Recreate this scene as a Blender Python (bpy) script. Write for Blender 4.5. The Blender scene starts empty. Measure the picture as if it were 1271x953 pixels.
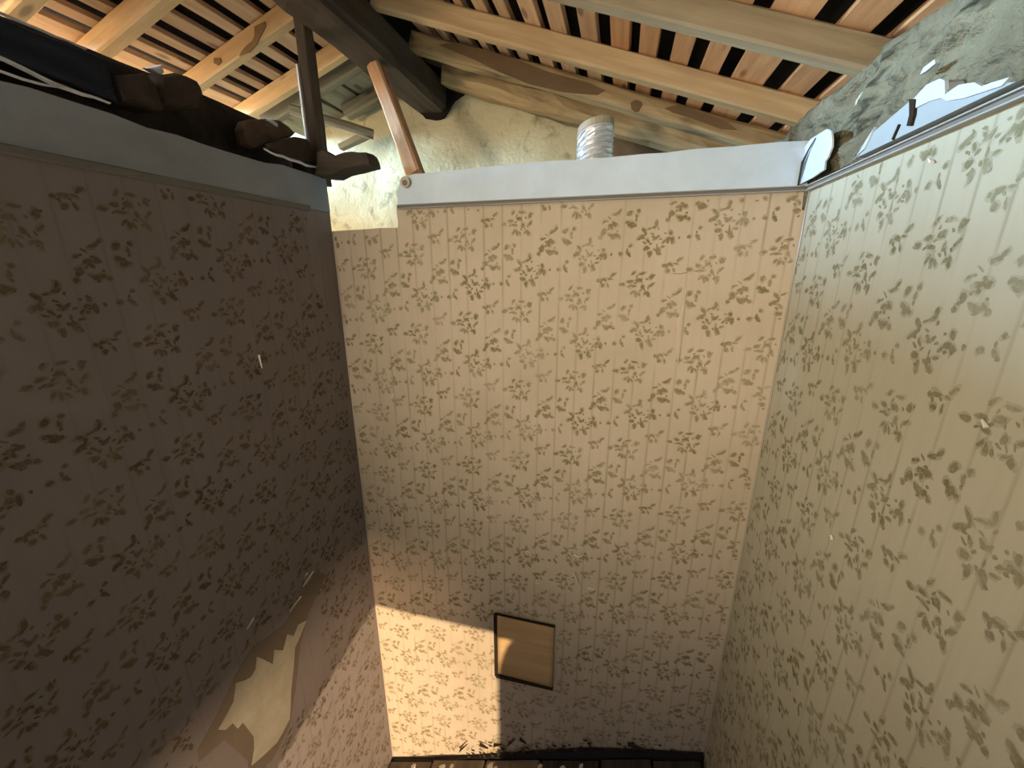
import bpy, bmesh, math, random
from mathutils import Vector, Matrix, noise
random.seed(7)
SC = bpy.context.scene
COL = SC.collection

# ---------------------------------------------------------------- units
# the room was measured in half metres from the photographer's eye; W() turns that into metres
S, EYE = .5, 2.87
def W(x, y, z): return Vector((x*S, y*S, z*S+EYE))

# ---------------------------------------------------------------- camera
cam = bpy.data.cameras.new('camera'); camo = bpy.data.objects.new('camera', cam); COL.objects.link(camo)
cam.sensor_fit = 'HORIZONTAL'; cam.sensor_width = 36; cam.lens = 36*500/1271; cam.clip_start = .02
pt, yw = math.radians(16.006), math.radians(14.601)
fw = Vector((-math.sin(yw)*math.cos(pt), math.cos(yw)*math.cos(pt), -math.sin(pt)))
rt = Vector((math.cos(yw), math.sin(yw), 0)); upv = rt.cross(fw)
m = Matrix((rt, upv, -fw)).transposed().to_4x4(); m.translation = W(0, 0, 0)
camo.matrix_world = m
SC.camera = camo

# ---------------------------------------------------------------- light
SC.view_settings.view_transform = 'Standard'; SC.view_settings.look = 'None'
SC.view_settings.gamma = 1; SC.view_settings.use_curve_mapping = False
SC.view_settings.exposure = 0.0
world = bpy.data.worlds.new('overcast_sky'); SC.world = world; world.use_nodes = True
bg = world.node_tree.nodes['Background']; bg.inputs[0].default_value = (.62, .76, 1, 1); bg.inputs[1].default_value = .8

def lamp_area(name, loc, target, sx, sy, power, color):
    l = bpy.data.lights.new(name, 'AREA'); l.shape = 'RECTANGLE'; l.size = sx*S; l.size_y = sy*S
    l.energy = power; l.color = color
    o = bpy.data.objects.new(name, l); COL.objects.link(o)
    d = (W(*target)-W(*loc)).normalized()
    x = Vector((0, 1, 0)); x = (x-d*x.dot(d)).normalized()   # local x runs along the eaves
    mm = Matrix((x, (-d).cross(x), -d)).transposed().to_4x4(); mm.translation = W(*loc)
    o.matrix_world = mm
    return o
# low evening sun through the gap in the front wall
sl = bpy.data.lights.new('evening_sun', 'SUN'); sl.energy = 6.0; sl.color = (1, .74, .46); sl.angle = math.radians(.8)
so = bpy.data.objects.new('evening_sun', sl); COL.objects.link(so)
so.rotation_euler = Vector((-.42, 1, -.20)).to_track_quat('-Z', 'Y').to_euler()
# added area lamps standing in for daylight at unseen openings
lamp_area('roof_gap_daylight', (-2.95, -.6, 1.62), (.2, 3, -.8), 1.4, 1.1, 12, (1, .85, .66))  # added fill at an assumed roof gap behind the camera
lamp_area('front_window_daylight', (-2.4, -2.05, -.05), (.3, 3, -.6), .8, .9, 108, (1, .85, .64))  # added main fill; the window it shines through is assumed
lamp_area('western_sky', (-16, 2.6, 3.9), (1.0, 2.6, .3), 4, 4.2, 6000, (.44, .73, 1))  # added panel standing in for blue sky under the left eaves
lamp_area('eaves_ground_glow', (-4.6, 2.6, .98), (.6, 2.9, 1.15), 2.2, .4, 17, (1, .68, .38))  # added warm lamp in place of bounce at the left eaves
lamp_area('doorway_daylight', (2.6, -4.0, -2.42), (-2.3, 2.0, -3.2), .8, .5, 115, (1, .68, .40))  # added warm lamp for the soft lit band on the left wall

# ---------------------------------------------------------------- node helpers
def mat(name, rough=.85, spec=.25):
    mt = bpy.data.materials.new(name); mt.use_nodes = True
    nt = mt.node_tree; b = nt.nodes['Principled BSDF']
    b.inputs['Roughness'].default_value = rough; b.inputs['Specular IOR Level'].default_value = spec
    return mt, nt, b
def nd(nt, t, **k):
    n = nt.nodes.new(t)
    for a, v in k.items(): setattr(n, a, v)
    return n
def coords(nt, scale=(1, 1, 1), rand=False):
    tc = nd(nt, 'ShaderNodeTexCoord'); mp = nd(nt, 'ShaderNodeMapping')
    mp.inputs['Scale'].default_value = scale
    nt.links.new(tc.outputs['Object'], mp.inputs['Vector'])
    if rand:
        oi = nd(nt, 'ShaderNodeObjectInfo'); mu = nd(nt, 'ShaderNodeMath', operation='MULTIPLY'); mu.inputs[1].default_value = 37
        nt.links.new(oi.outputs['Random'], mu.inputs[0]); nt.links.new(mu.outputs[0], mp.inputs['Location'])
    return mp.outputs[0]
def noise_tex(nt, vec, scale, detail=4, rough=.55, dist=0):
    n = nd(nt, 'ShaderNodeTexNoise'); n.inputs['Scale'].default_value = scale; n.inputs['Detail'].default_value = detail
    n.inputs['Roughness'].default_value = rough; n.inputs['Distortion'].default_value = dist
    nt.links.new(vec, n.inputs['Vector']); return n.outputs[0]
def ramp(nt, fac, stops):
    r = nd(nt, 'ShaderNodeValToRGB'); e = r.color_ramp.elements
    while len(e) < len(stops): e.new(.5)
    for i, (p, c) in enumerate(stops):
        e[i].position = p; e[i].color = (c, c, c, 1) if isinstance(c, (int, float)) else (*c, 1)
    nt.links.new(fac, r.inputs[0]); return r.outputs[0]
def mixc(nt, a, b, fac, mode='MIX'):
    n = nd(nt, 'ShaderNodeMix', data_type='RGBA', blend_type=mode)
    for s, v in ((0, fac), (6, a), (7, b)):
        if hasattr(v, 'links'): nt.links.new(v, n.inputs[s])
        elif isinstance(v, tuple): n.inputs[s].default_value = (*v, 1)
        else: n.inputs[s].default_value = v
    return n.outputs[2]
def bump(nt, b, h, strength, dist):
    n = nd(nt, 'ShaderNodeBump'); n.inputs['Strength'].default_value = strength; n.inputs['Distance'].default_value = dist
    nt.links.new(h, n.inputs['Height']); nt.links.new(n.outputs[0], b.inputs['Normal'])

def wood(name, light, dark, scale=1.0, knots=True, rough=.8, blot=.35, blotcol=None):
    mt, nt, b = mat(name, rough)
    v = coords(nt, (1.6*scale, 22*scale, 22*scale), True)
    g = noise_tex(nt, v, 1.6, 6, .6, .6)
    c = mixc(nt, dark, light, ramp(nt, g, [(.3, 0), (.66, 1)]))
    v2 = coords(nt, (4*scale, 9*scale, 9*scale), True)
    n2 = noise_tex(nt, v2, 1.3, 3, .5)
    c = mixc(nt, c, blotcol or tuple(x*.55 for x in dark), ramp(nt, n2, [(.52, 0), (.75, blot)]))
    if knots:
        vo = nd(nt, 'ShaderNodeTexVoronoi'); vo.inputs['Scale'].default_value = 1
        nt.links.new(coords(nt, (4.5*scale, 14*scale, 14*scale), True), vo.inputs['Vector'])
        c = mixc(nt, c, tuple(x*.45 for x in dark), ramp(nt, vo.outputs['Distance'], [(.10, .85), (.19, 0)]))
    oi = nd(nt, 'ShaderNodeObjectInfo')
    hv = nd(nt, 'ShaderNodeHueSaturation'); mr = nd(nt, 'ShaderNodeMapRange')
    mr.inputs[3].default_value = .82; mr.inputs[4].default_value = 1.14
    nt.links.new(oi.outputs['Random'], mr.inputs[0]); nt.links.new(mr.outputs[0], hv.inputs['Value'])
    nt.links.new(c, hv.inputs['Color']); nt.links.new(hv.outputs[0], b.inputs['Base Color'])
    bump(nt, b, g, .35, .004)
    return mt

def plaster(name, c1, c2, c3=None, s=1.0, bumpd=.006, fine=.35, rough=.95, lo=.35, hi=.65, streak=0):
    mt, nt, b = mat(name, rough, .1)
    v = coords(nt)
    n1 = noise_tex(nt, v, 5*s, 8, .62, .3)
    c = mixc(nt, c1, c2, ramp(nt, n1, [(lo, 0), (hi, 1)]))
    if c3:
        n3 = noise_tex(nt, v, 13*s, 6, .65, .5)
        c = mixc(nt, c, c3, ramp(nt, n3, [(.55, 0), (.70, .8)]))
    if streak:      # dark streaks painted as the shade of drags and cracks along the wall
        mp = nd(nt, 'ShaderNodeMapping'); mp.inputs['Rotation'].default_value = (.5, 0, 0); mp.inputs['Scale'].default_value = (5, 5, 26)
        nt.links.new(v, mp.inputs[0])
        ns = noise_tex(nt, mp.outputs[0], 1.0, 6, .62, .8)
        c = mixc(nt, c, c3, ramp(nt, ns, [(.53, 0), (.66, streak)]))
    n2 = noise_tex(nt, v, 60*s, 6, .6)
    c = mixc(nt, c, (.5, .5, .5), n2, 'SOFT_LIGHT') if fine else c
    nt.links.new(c, b.inputs['Base Color'])
    ad = nd(nt, 'ShaderNodeMath', operation='MULTIPLY_ADD'); ad.inputs[1].default_value = fine
    nt.links.new(n2, ad.inputs[0]); nt.links.new(n1, ad.inputs[2])
    bump(nt, b, ad.outputs[0], .9, bumpd)
    return mt

def paper_color(nt, axis, base, stripe, offs, dirt):
    tc = nd(nt, 'ShaderNodeTexCoord'); sx = nd(nt, 'ShaderNodeSeparateXYZ'); nt.links.new(tc.outputs['Object'], sx.inputs[0])
    v = tc.outputs['Object']
    # pairs of thin printed stripes, worn through in places
    a = nd(nt, 'ShaderNodeMath', operation='ADD'); a.inputs[1].default_value = 10-offs; nt.links.new(sx.outputs[axis], a.inputs[0])
    md = nd(nt, 'ShaderNodeMath', operation='MODULO'); md.inputs[1].default_value = .0712; nt.links.new(a.outputs[0], md.inputs[0])
    st = ramp(nt, md.outputs[0], [(0, 1), (.0035, 1), (.0055, 0), (.0700, 0), (.0712, 1)])
    wn = noise_tex(nt, v, 3.2, 3, .6)
    mu = nd(nt, 'ShaderNodeMath', operation='MULTIPLY'); nt.links.new(st, mu.inputs[0]); nt.links.new(ramp(nt, wn, [(.38, .05), (.62, .75)]), mu.inputs[1])
    c = mixc(nt, base, stripe, mu.outputs[0])
    n1 = noise_tex(nt, v, 2.3, 5, .6, .4)
    c = mixc(nt, c, dirt, ramp(nt, n1, [(.42, 0), (.8, .55)]))
    # faint streaks along the height of the paper
    mp = nd(nt, 'ShaderNodeMapping'); mp.inputs['Scale'].default_value = (40, 40, 2.5); nt.links.new(v, mp.inputs[0])
    n2 = noise_tex(nt, mp.outputs[0], 1, 4, .6)
    c = mixc(nt, c, tuple(x*.86 for x in base), ramp(nt, n2, [(.45, 0), (.75, .5)]))
    return c, v
def paper(name, axis, base, stripe, dirt, offs=0.0, b_=.0035):
    mt, nt, b = mat(name, .9, .12)
    c, v = paper_color(nt, axis, base, stripe, offs, dirt)
    nt.links.new(c, b.inputs['Base Color'])
    n = noise_tex(nt, v, 9, 6, .6); bump(nt, b, n, .5, b_)
    return mt
def print_ink(name, ink, base):
    mt, nt, b = mat(name, .9, .12)
    v = coords(nt)
    n = noise_tex(nt, v, 7, 5, .7); n2 = noise_tex(nt, v, 150, 3, .6)
    c = mixc(nt, ink, base, ramp(nt, n, [(.38, .0), (.72, .62)]))
    c = mixc(nt, c, base, ramp(nt, n2, [(.5, 0), (.75, .5)]))
    nt.links.new(c, b.inputs['Base Color'])
    return mt
def plain(name, c1, c2, sc=8, rough=.85, spec=.2, metal=0, b_=0):
    mt, nt, b = mat(name, rough, spec)
    v = coords(nt); n = noise_tex(nt, v, sc, 5, .6)
    nt.links.new(mixc(nt, c1, c2, n), b.inputs['Base Color']); b.inputs['Metallic'].default_value = metal
    if b_: bump(nt, b, n, .6, b_)
    return mt

PB, PS, PD = (.53, .44, .34), (.27, .215, .13), (.36, .29, .19)
M = dict(
    paper_x=paper('wallpaper_back', 0, PB, PS, PD, .03),
    paper_l=paper('wallpaper_left', 1, (.235, .206, .203), (.18, .155, .145), (.17, .146, .137), .02),  # left paper and prints darkened; the wall's shade is put into the colour
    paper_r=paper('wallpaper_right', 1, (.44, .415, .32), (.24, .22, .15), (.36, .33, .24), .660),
    ink=print_ink('leaf_print', (.195, .155, .068), PB),
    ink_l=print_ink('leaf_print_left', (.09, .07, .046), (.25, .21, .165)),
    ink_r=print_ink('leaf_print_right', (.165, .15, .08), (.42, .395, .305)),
    halo=print_ink('pale_print', (.36, .30, .19), PB),
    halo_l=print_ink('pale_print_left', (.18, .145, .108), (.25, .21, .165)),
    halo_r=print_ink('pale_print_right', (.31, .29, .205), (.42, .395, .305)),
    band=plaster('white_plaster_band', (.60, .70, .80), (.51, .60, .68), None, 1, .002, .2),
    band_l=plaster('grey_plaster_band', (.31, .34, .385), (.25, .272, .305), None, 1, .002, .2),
    flap=plain('white_paint_flake', (.56, .62, .66), (.48, .535, .575), 12, .7),
    flap2=plain('skim_coat', (.36, .405, .43), (.30, .335, .355), 9, .8),
    rough=plaster('rough_grey_plaster', (.255, .225, .15), (.135, .118, .078), (.032, .028, .02), 1.0, .035, .5, streak=.9),  # dark streak colour carries the shade of the rough relief
    ochre=plaster('ochre_plaster', (.66, .61, .40), (.50, .45, .28), (.24, .20, .13), .8, .012, .3, lo=.25, hi=.8),
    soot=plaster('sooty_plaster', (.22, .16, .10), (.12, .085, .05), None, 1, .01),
    base=plaster('old_plaster', (.55, .50, .40), (.42, .37, .28), None, 1, .006),
    trim=plain('grey_moulding', (.13, .125, .115), (.20, .19, .175), 20),
    trim_light=plain('pale_moulding_edge', (.42, .41, .38), (.33, .32, .29), 20),
    pine=wood('new_pine', (.72, .51, .28), (.56, .37, .17), 1, True, .75, .3, (.40, .22, .08)),
    pine2=wood('old_pine', (.56, .41, .22), (.36, .24, .11), 1, True, .85, .55, (.16, .10, .045)),
    beige=wood('beige_rafter', (.50, .37, .21), (.37, .25, .13), 1, False, .85, .25, (.30, .2, .1)),
    greyb=wood('grey_beam', (.34, .28, .18), (.24, .19, .12), 1, False, .85, .3),
    lath=wood('lath_orange', (.70, .40, .20), (.50, .26, .12), 1, True, .8, .25, (.36, .22, .10)),  # warm light at the right eave is put into this lath colour
    lathl=wood('lath_brown', (.66, .46, .28), (.46, .30, .17), 1, True, .8, .3, (.38, .22, .13)),
    log=wood('old_log', (.46, .34, .18), (.22, .15, .075), .8, False, .9, .95, (.07, .045, .025)),
    dark=wood('dark_beam', (.10, .078, .058), (.042, .032, .023), .7, False, .9, .4),
    grey=wood('weathered_grey_wood', (.36, .32, .22), (.20, .175, .12), .9, True, .9, .4),
    strut=wood('reddish_strut', (.52, .33, .19), (.34, .19, .10), 1.4, True, .85, .2),
    felt=plain('roof_underlay', (.012, .010, .011), (.02, .015, .014), 6, .9),
    tarp=plain('navy_membrane', (.006, .011, .024), (.012, .02, .04), 7, .6, .3, 0, .01),
    silver=plain('silver_edge', (.72, .74, .78), (.55, .56, .6), 20, .45, .5),
    mud2=plaster('reddish_mud_brick', (.16, .11, .08), (.09, .065, .05), (.06, .042, .034), 2.4, .012, .5),
    mud=plaster('mud_brick', (.075, .058, .048), (.05, .04, .034), (.03, .024, .02), 2.4, .012, .5),
    plate=plaster('sooty_timber', (.055, .045, .038), (.028, .024, .022), None, 2.5, .01),
    foil=plain('aluminium_foil', (.92, .93, .95), (.8, .81, .83), 60, .38, .5, .75, .002),
    floor=wood('dark_floorboard', (.11, .095, .085), (.055, .046, .045), .8, False, .8, .35),
    floor2=wood('dusty_floorboard', (.24, .20, .155), (.13, .105, .085), .8, False, .85, .35),
    skirt=plain('black_skirting', (.018, .016, .018), (.03, .026, .028), 20, .6),
    ply=wood('hatch_ply', (.62, .42, .22), (.50, .32, .15), .7, False, .7, .15),
    gap=plain('dark_joint', (.02, .014, .008), (.03, .02, .012), 20),
    chip=plain('pale_plaster_chip', (.80, .76, .70), (.66, .61, .54), 30),
    dirt=plain('dark_crumbs', (.05, .035, .02), (.08, .055, .03), 30),
    bare=plaster('bare_plaster', (.47, .44, .36), (.37, .34, .265), None, 2, .004, .3),
    torn=plain('torn_paper_back', (.20, .165, .13), (.15, .12, .09), 12, .95, .1, 0, .004),
    stone=plain('outside_ground', (.32, .27, .2), (.25, .21, .16), 3),
)

# ---------------------------------------------------------------- object helpers
def link(name, me, mt=None, parent=None, kind=None, label=None, cat=None, group=None, mw=None):
    o = bpy.data.objects.new(name, me); COL.objects.link(o)
    if me is not None and mt is not None:
        for q in (mt if isinstance(mt, (list, tuple)) else [mt]):
            if not len(me.materials) or len(me.materials) < (len(mt) if isinstance(mt, (list, tuple)) else 1): me.materials.append(q)
    if parent is not None:
        o.parent = parent
        if mw is not None: o.matrix_basis = parent.matrix_basis.inverted() @ mw
    elif mw is not None: o.matrix_basis = mw
    if kind: o['kind'] = kind
    if label: o['label'] = label
    if cat: o['category'] = cat
    if group: o['group'] = group
    return o
def mesh(name, vs, fs, mi=None, smooth=False):
    me = bpy.data.meshes.new(name); me.from_pydata([tuple(v) for v in vs], [], fs); me.update()
    if mi: me.polygons.foreach_set('material_index', mi)
    if smooth: me.polygons.foreach_set('use_smooth', [True]*len(me.polygons))
    return me
def prism(poly, d, name='p'):
    """poly: world points of a planar outline; d: world thickness vector"""
    n = len(poly); vs = list(poly)+[p+d for p in poly]
    fs = [tuple(range(n)), tuple(range(2*n-1, n-1, -1))]+[(i, i+n, (i+1) % n+n, (i+1) % n) for i in range(n)]
    me = mesh(name, vs, fs)
    bm = bmesh.new(); bm.from_mesh(me); bmesh.ops.recalc_face_normals(bm, faces=bm.faces)
    bmesh.ops.triangulate(bm, faces=[f for f in bm.faces if len(f.verts) > 4]); bm.to_mesh(me); bm.free()
    return me
def onx(X, pts): return [W(X, y, z) for y, z in pts]
def ony(Y, pts): return [W(x, Y, z) for x, z in pts]

def beam_mesh(L, w, h, segs=10, rough=.0, bev=.12, seed=0, taper=1.0, bow=0.0):
    """timber along +X, octagonal section with small bevels, uneven along its length (metres)"""
    vs, fs = [], []
    b = min(w, h)*bev
    sec = [(-w/2+b, -h/2), (w/2-b, -h/2), (w/2, -h/2+b), (w/2, h/2-b), (w/2-b, h/2), (-w/2+b, h/2), (-w/2, h/2-b), (-w/2, -h/2+b)]
    for i in range(segs+1):
        t = i/segs; k = 1+(taper-1)*t
        for j, (y, z) in enumerate(sec):
            dx = rough*noise.noise((j*3.1, seed*1.7, 5.))*1.5 if i in (0, segs) else 0
            q = noise.noise_vector((t*L*6, seed*3.3+j*.35, j*.9))*rough + noise.noise_vector((t*L*2, seed*5.1, 1))*rough*.9
            vs.append((t*L+dx, y*k+q.y, z*k+q.z-bow*math.sin(math.pi*t)))
        if i:
            a = (i-1)*8; c = i*8
            for j in range(8): fs.append((a+j, a+(j+1) % 8, c+(j+1) % 8, c+j))
    fs.append(tuple(range(7, -1, -1))); e = segs*8; fs.append(tuple(range(e, e+8)))
    return mesh('timber', vs, fs)
def axis_matrix(p0, p1, up=Vector((0, 0, 1))):
    x = (p1-p0).normalized(); y = up.cross(x).normalized(); z = x.cross(y)
    mm = Matrix((x, y, z)).transposed().to_4x4(); mm.translation = p0
    return mm
def timber(name, a, b, w, h, mt, up=(0, 0, 1), rough=.003, seed=None, parent=None, segs=10, taper=1, bow=0, bev=.12, **k):
    p0, p1 = W(*a), W(*b)
    me = beam_mesh((p1-p0).length, w*S, h*S, segs, rough, bev, seed if seed is not None else random.random()*50, taper, bow)
    return link(name, me, mt, parent, mw=axis_matrix(p0, p1, Vector(up)), **k)
def lump(name, poly, depth, axis, mt, seed, rough=.02, **k):
    """an uneven block: outline given on one plane, swollen and roughened through its depth"""
    c = Vector((0, 0, 0))
    for p in poly: c += p
    c /= len(poly)
    vs, fs, n = [], [], len(poly)*2
    ring = []
    for i in range(len(poly)):
        ring += [poly[i], (poly[i]+poly[(i+1) % len(poly)])/2]
    lay = [(.0, .84), (.10, .97), (.5, 1.03), (.9, .97), (1, .86)]
    for li, (t, s) in enumerate(lay):
        for p in ring:
            q = c+(p-c)*s+axis*(t*depth)
            q += noise.noise_vector(q*14+Vector((seed, 0, 0)))*rough
            vs.append(q)
        if li:
            for i in range(n): fs.append(((li-1)*n+i, (li-1)*n+(i+1) % n, li*n+(i+1) % n, li*n+i))
    vs.append(c+axis*(-.04*depth)); f0 = len(vs)-1
    for i in range(n): fs.append((f0, (i+1) % n, i))
    vs.append(c+axis*depth); f1 = len(vs)-1; e = 4*n
    for i in range(n): fs.append((f1, e+i, e+(i+1) % n))
    me = mesh(name, vs, fs)
    bm = bmesh.new(); bm.from_mesh(me); bmesh.ops.recalc_face_normals(bm, faces=bm.faces); bm.to_mesh(me); bm.free()
    return link(name, me, mt, **k)
def grid_sheet(name, fn, nu, nv, mt, thick=None, smooth=True, **k):
    vs = [fn(i/nu, j/nv) for j in range(nv+1) for i in range(nu+1)]
    fs = [(j*(nu+1)+i, j*(nu+1)+i+1, (j+1)*(nu+1)+i+1, (j+1)*(nu+1)+i) for j in range(nv) for i in range(nu)]
    if thick is not None:
        o = len(vs); vs += [v+thick for v in vs]
        fs += [tuple(o+q for q in reversed(f)) for f in fs]
        rim = [i for i in range(nu+1)]+[j*(nu+1)+nu for j in range(1, nv+1)]+[nv*(nu+1)+i for i in range(nu-1, -1, -1)]+[j*(nu+1) for j in range(nv-1, 0, -1)]
        for a, b in zip(rim, rim[1:]+rim[:1]): fs.append((a, o+a, o+b, b))
    me = mesh(name, vs, fs, smooth=smooth)
    bm = bmesh.new(); bm.from_mesh(me); bmesh.ops.recalc_face_normals(bm, faces=bm.faces); bm.to_mesh(me); bm.free()
    return link(name, me, mt, **k)

XL, XR, YB, YF = -2.29, 1.05, 3.0, -1.2
XRIDGE = -2.1
def floor_z(x): return -4.76+.427*x
TAN = math.tan(math.radians(18.5))
def roof_z(x, z0): return z0+TAN*(XR-x) if x > XRIDGE else z0+TAN*(XR-XRIDGE)-TAN*(XRIDGE-x)

# ---------------------------------------------------------------- walls
top_edge = [(1.02, .712), (.849, .716), (.62, .709), (.38, .708), (.22, .699), (.094, .700), (-.1, .694), (-.314, .690), (-.5, .694), (-.67, .694), (-.83, .686), (-.99, .684), (-1.16, .675), (-1.329, .671), (-1.44, .667), (-1.522, .668), (-1.60, .655), (-1.623, .645), (-1.648, .588)]
notch = [(-1.679, .545), (-1.663, .50), (-1.666, .455), (-1.685, .44), (-1.697, .422), (-1.690, .36), (-1.693, .300), (-1.862, .304), (-1.95, .298), (-2.08, .297), (-2.2, .293), (XL-.02, .290)]
wall_back = link('wall_back', prism(ony(3.02, [(XL-.02, -6.0), (XR+.05, -6.0), (XR+.05, .70)]+[(x, z-.004) for x, z in top_edge]+notch), W(0, .10, 0)-W(0, 0, 0)), M['base'], kind='structure')
wall_left = link('wall_left', prism(onx(XL-.02, [(YF-.1, -6.0), (YB+.0, -6.0), (YB+.0, .665), (YF-.1, .665)]), W(-.14, 0, 0)-W(0, 0, 0)), M['base'], kind='structure')
wall_right = link('wall_right', prism(onx(XR+.03, [(YF-.1, -6.0), (4.9, -6.0), (4.9, .86), (YF-.1, .86)]), W(.25, 0, 0)-W(0, 0, 0)), M['base'], kind='structure')
link('wall_front', prism(ony(YF, [(XL-.1, -6.0), (-1.95, -6.0), (-1.90, -3.75), (-1.09, -3.11), (-.52, -2.59), (1.03, -2.59), (.98, -2.68), (.93, -2.84), (.905, -2.98), (.89, -3.11), (.89, -6.0), (XR+.3, -6.0), (XR+.3, 1.05), (XRIDGE, 2.12), (XL-.1, 2.06), (XL-.1, .15), (-1.45, .15), (-1.45, -.32), (XL-.1, -.32)]), W(0, -.14, 0)-W(0, 0, 0)), M['base'], kind='structure')  # unseen; openings and curved jamb shaped to steer sun and fill
# far gable of ochre plaster behind the partition
def gable(u, v):
    x = -5.2+u*6.3; top = roof_z(x, 1.14)
    z = -1.5+v*(top+1.5)
    return W(x, 4.7+.03*noise.noise((x*1.3, z*1.3, 0))+.012*noise.noise((x*6, z*6, 3)), z)
wall_far = grid_sheet('wall_far', gable, 70, 36, M['ochre'], W(0, .2, 0)-W(0, 0, 0), kind='structure')

# ---------------------------------------------------------------- printed wallpaper: leaf sprays as mm-sized polygons of the sheet
K = .362
SPRAYS = {
 'A': (800, 130, [(770,60,34,16,60),(860,80,30,18,-40),(815,185,40,18,-30),(700,150,36,18,20),(760,118,30,18,30),(930,45,26,16,60),(880,165,36,16,-70),(815,100,40,20,-60),(735,30,62,26,50),(820,30,75,24,5),(905,60,62,44,80),(790,90,64,40,15),(710,104,66,32,5),(640,134,64,36,5),(742,146,72,24,-8),(830,152,34,50,0),(905,136,64,24,40),(742,206,60,22,55),(772,220,66,30,-85),(800,222,52,22,-60),(858,212,44,22,30),(885,222,64,36,-75),(850,180,46,14,-60)]),
 'B': (850, 620, [(760,560,40,20,-60),(760,640,44,20,-30),(815,650,40,22,40),(850,700,34,22,-60),(900,610,36,18,20),(870,520,30,20,60),(820,560,40,18,-20),(745,600,40,22,0),(800,730,30,22,20),(905,740,30,30,0),(960,640,30,22,0),(745,532,78,30,-40),(850,470,34,58,0),(838,502,58,28,35),(795,517,58,16,20),(735,586,82,34,28),(712,602,46,30,30),(788,622,52,24,-55),(855,602,64,26,25),(835,590,44,22,-45),(872,585,40,18,30),(780,688,62,44,0),(815,742,34,74,0),(885,716,44,82,20),(920,676,52,18,10),(980,558,36,50,20),(968,606,60,40,25),(1000,622,40,72,0),(930,632,44,22,40),(1055,598,28,32,0),(935,560,26,18,0),(870,662,16,50,0)]),
 'C': (400, 470, [(370,430,34,18,20),(385,500,34,22,40),(430,440,40,20,-10),(330,550,34,24,-30),(430,585,40,20,10),(470,520,24,20,0),(450,370,78,30,20),(482,344,52,26,45),(392,402,58,14,-35),(346,438,44,22,30),(405,468,68,40,10),(445,462,60,44,-10),(415,492,40,30,-60),(345,522,52,66,-20),(315,574,40,36,20),(425,562,72,44,-10),(460,556,48,40,20),(492,570,40,34,-30),(400,552,44,22,-30)]),
 'D': (370, 110, [(352,120,26,20,30),(398,100,30,18,-30),(445,58,24,20,0)]+ [(328,96,34,34,0),(372,86,74,32,10),(432,80,52,18,-10),(462,40,66,28,35),(368,146,44,40,20),(420,140,18,52,15),(350,110,30,24,60)]),
 'E': (600, 410, [(588,362,66,42,50),(668,344,38,36,0),(650,388,24,50,0),(575,440,50,34,0),(605,462,72,60,-10),(640,470,34,30,0),(650,420,24,28,0)]),
 'F': (580, 710, [(520,727,46,38,10),(580,692,22,36,0),(605,656,36,28,20),(590,726,56,30,-50),(606,748,28,22,0)]),
}
OFFS = {'A': (.065, -.053), 'B': (.103, -.221), 'C': (.167, -.120), 'D': (.154, .005), 'E': (.020, -.152), 'F': (.016, -.257)}
def leaf_poly(cx, cy, a, b, ang, rnd):
    n = 9; out = []
    a *= .5; b *= .5; ca, sa = math.cos(math.radians(ang)), math.sin(math.radians(ang))
    for i in range(n):
        t = 2*math.pi*i/n; r = 1+rnd.uniform(-.34, .24)
        ux, uy = a*math.cos(t)*r, b*math.sin(t)*abs(math.sin(t))**.15*r
        out.append((cx+ux*ca-uy*sa, cy+ux*sa+uy*ca))
    return out
def wallpaper(name, parent, outline, to_world, nrm, u0, v0, ub, vb, mats, seed, keep):
    """outline: (u,v) half-metre outline of the sheet; the leaf print lies a fraction of a millimetre on it"""
    rnd = random.Random(seed)
    me0 = prism([to_world(u, v) for u, v in outline], -nrm*.004)
    vs = [v.co.copy() for v in me0.vertices]; fs = [tuple(p.vertices) for p in me0.polygons]; mi = [0]*len(fs)
    bpy.data.meshes.remove(me0)
    for i in range(-16, 17):
        for j in range(-16, 17):
            for kx, (cx, cy, lv) in SPRAYS.items():
                pu = u0+OFFS[kx][0]-OFFS['A'][0]+.2135*i; pv = v0+OFFS[kx][1]-OFFS['A'][1]+.0515*i-.311*j
                if not (ub[0] < pu < ub[1] and vb[0] < pv < vb[1]): continue
                for (lx, ly, a, b, g) in lv:
                    lay = rnd.random()*.00025
                    pts = leaf_poly((lx-cx)*K/1000, (cy-ly)*K/1000, a*.92*K/1000, b*.92*K/1000, g, rnd)
                    pts = [(pu+x, pv+y) for x, y in pts]
                    if not all(keep(u, v) for u, v in pts): continue
                    s0 = len(vs)
                    for u, v in pts: vs.append(to_world(u/S, v/S)+nrm*(.0005+lay))
                    fs.append(tuple(range(s0, s0+len(pts)))); mi.append(1)
                    if a*b > 900:          # paler halo printed round each larger leaf
                        hc = ((lx-cx)*K/1000+rnd.uniform(-1, 1)*.0016, (cy-ly)*K/1000+rnd.uniform(-1, 1)*.0016)
                        s0 = len(vs)
                        for x, y in leaf_poly(hc[0], hc[1], (a*1.05+12)*K/1000, (b*1.05+12)*K/1000, g+rnd.uniform(-25, 25), rnd):
                            vs.append(to_world((pu+x)/S, (pv+y)/S)+nrm*(.0002+lay))
                        fs.append(tuple(range(s0, s0+9))); mi.append(2)
    me = mesh(name, vs, fs, mi)
    return link(name, me, list(mats), parent)
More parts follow.
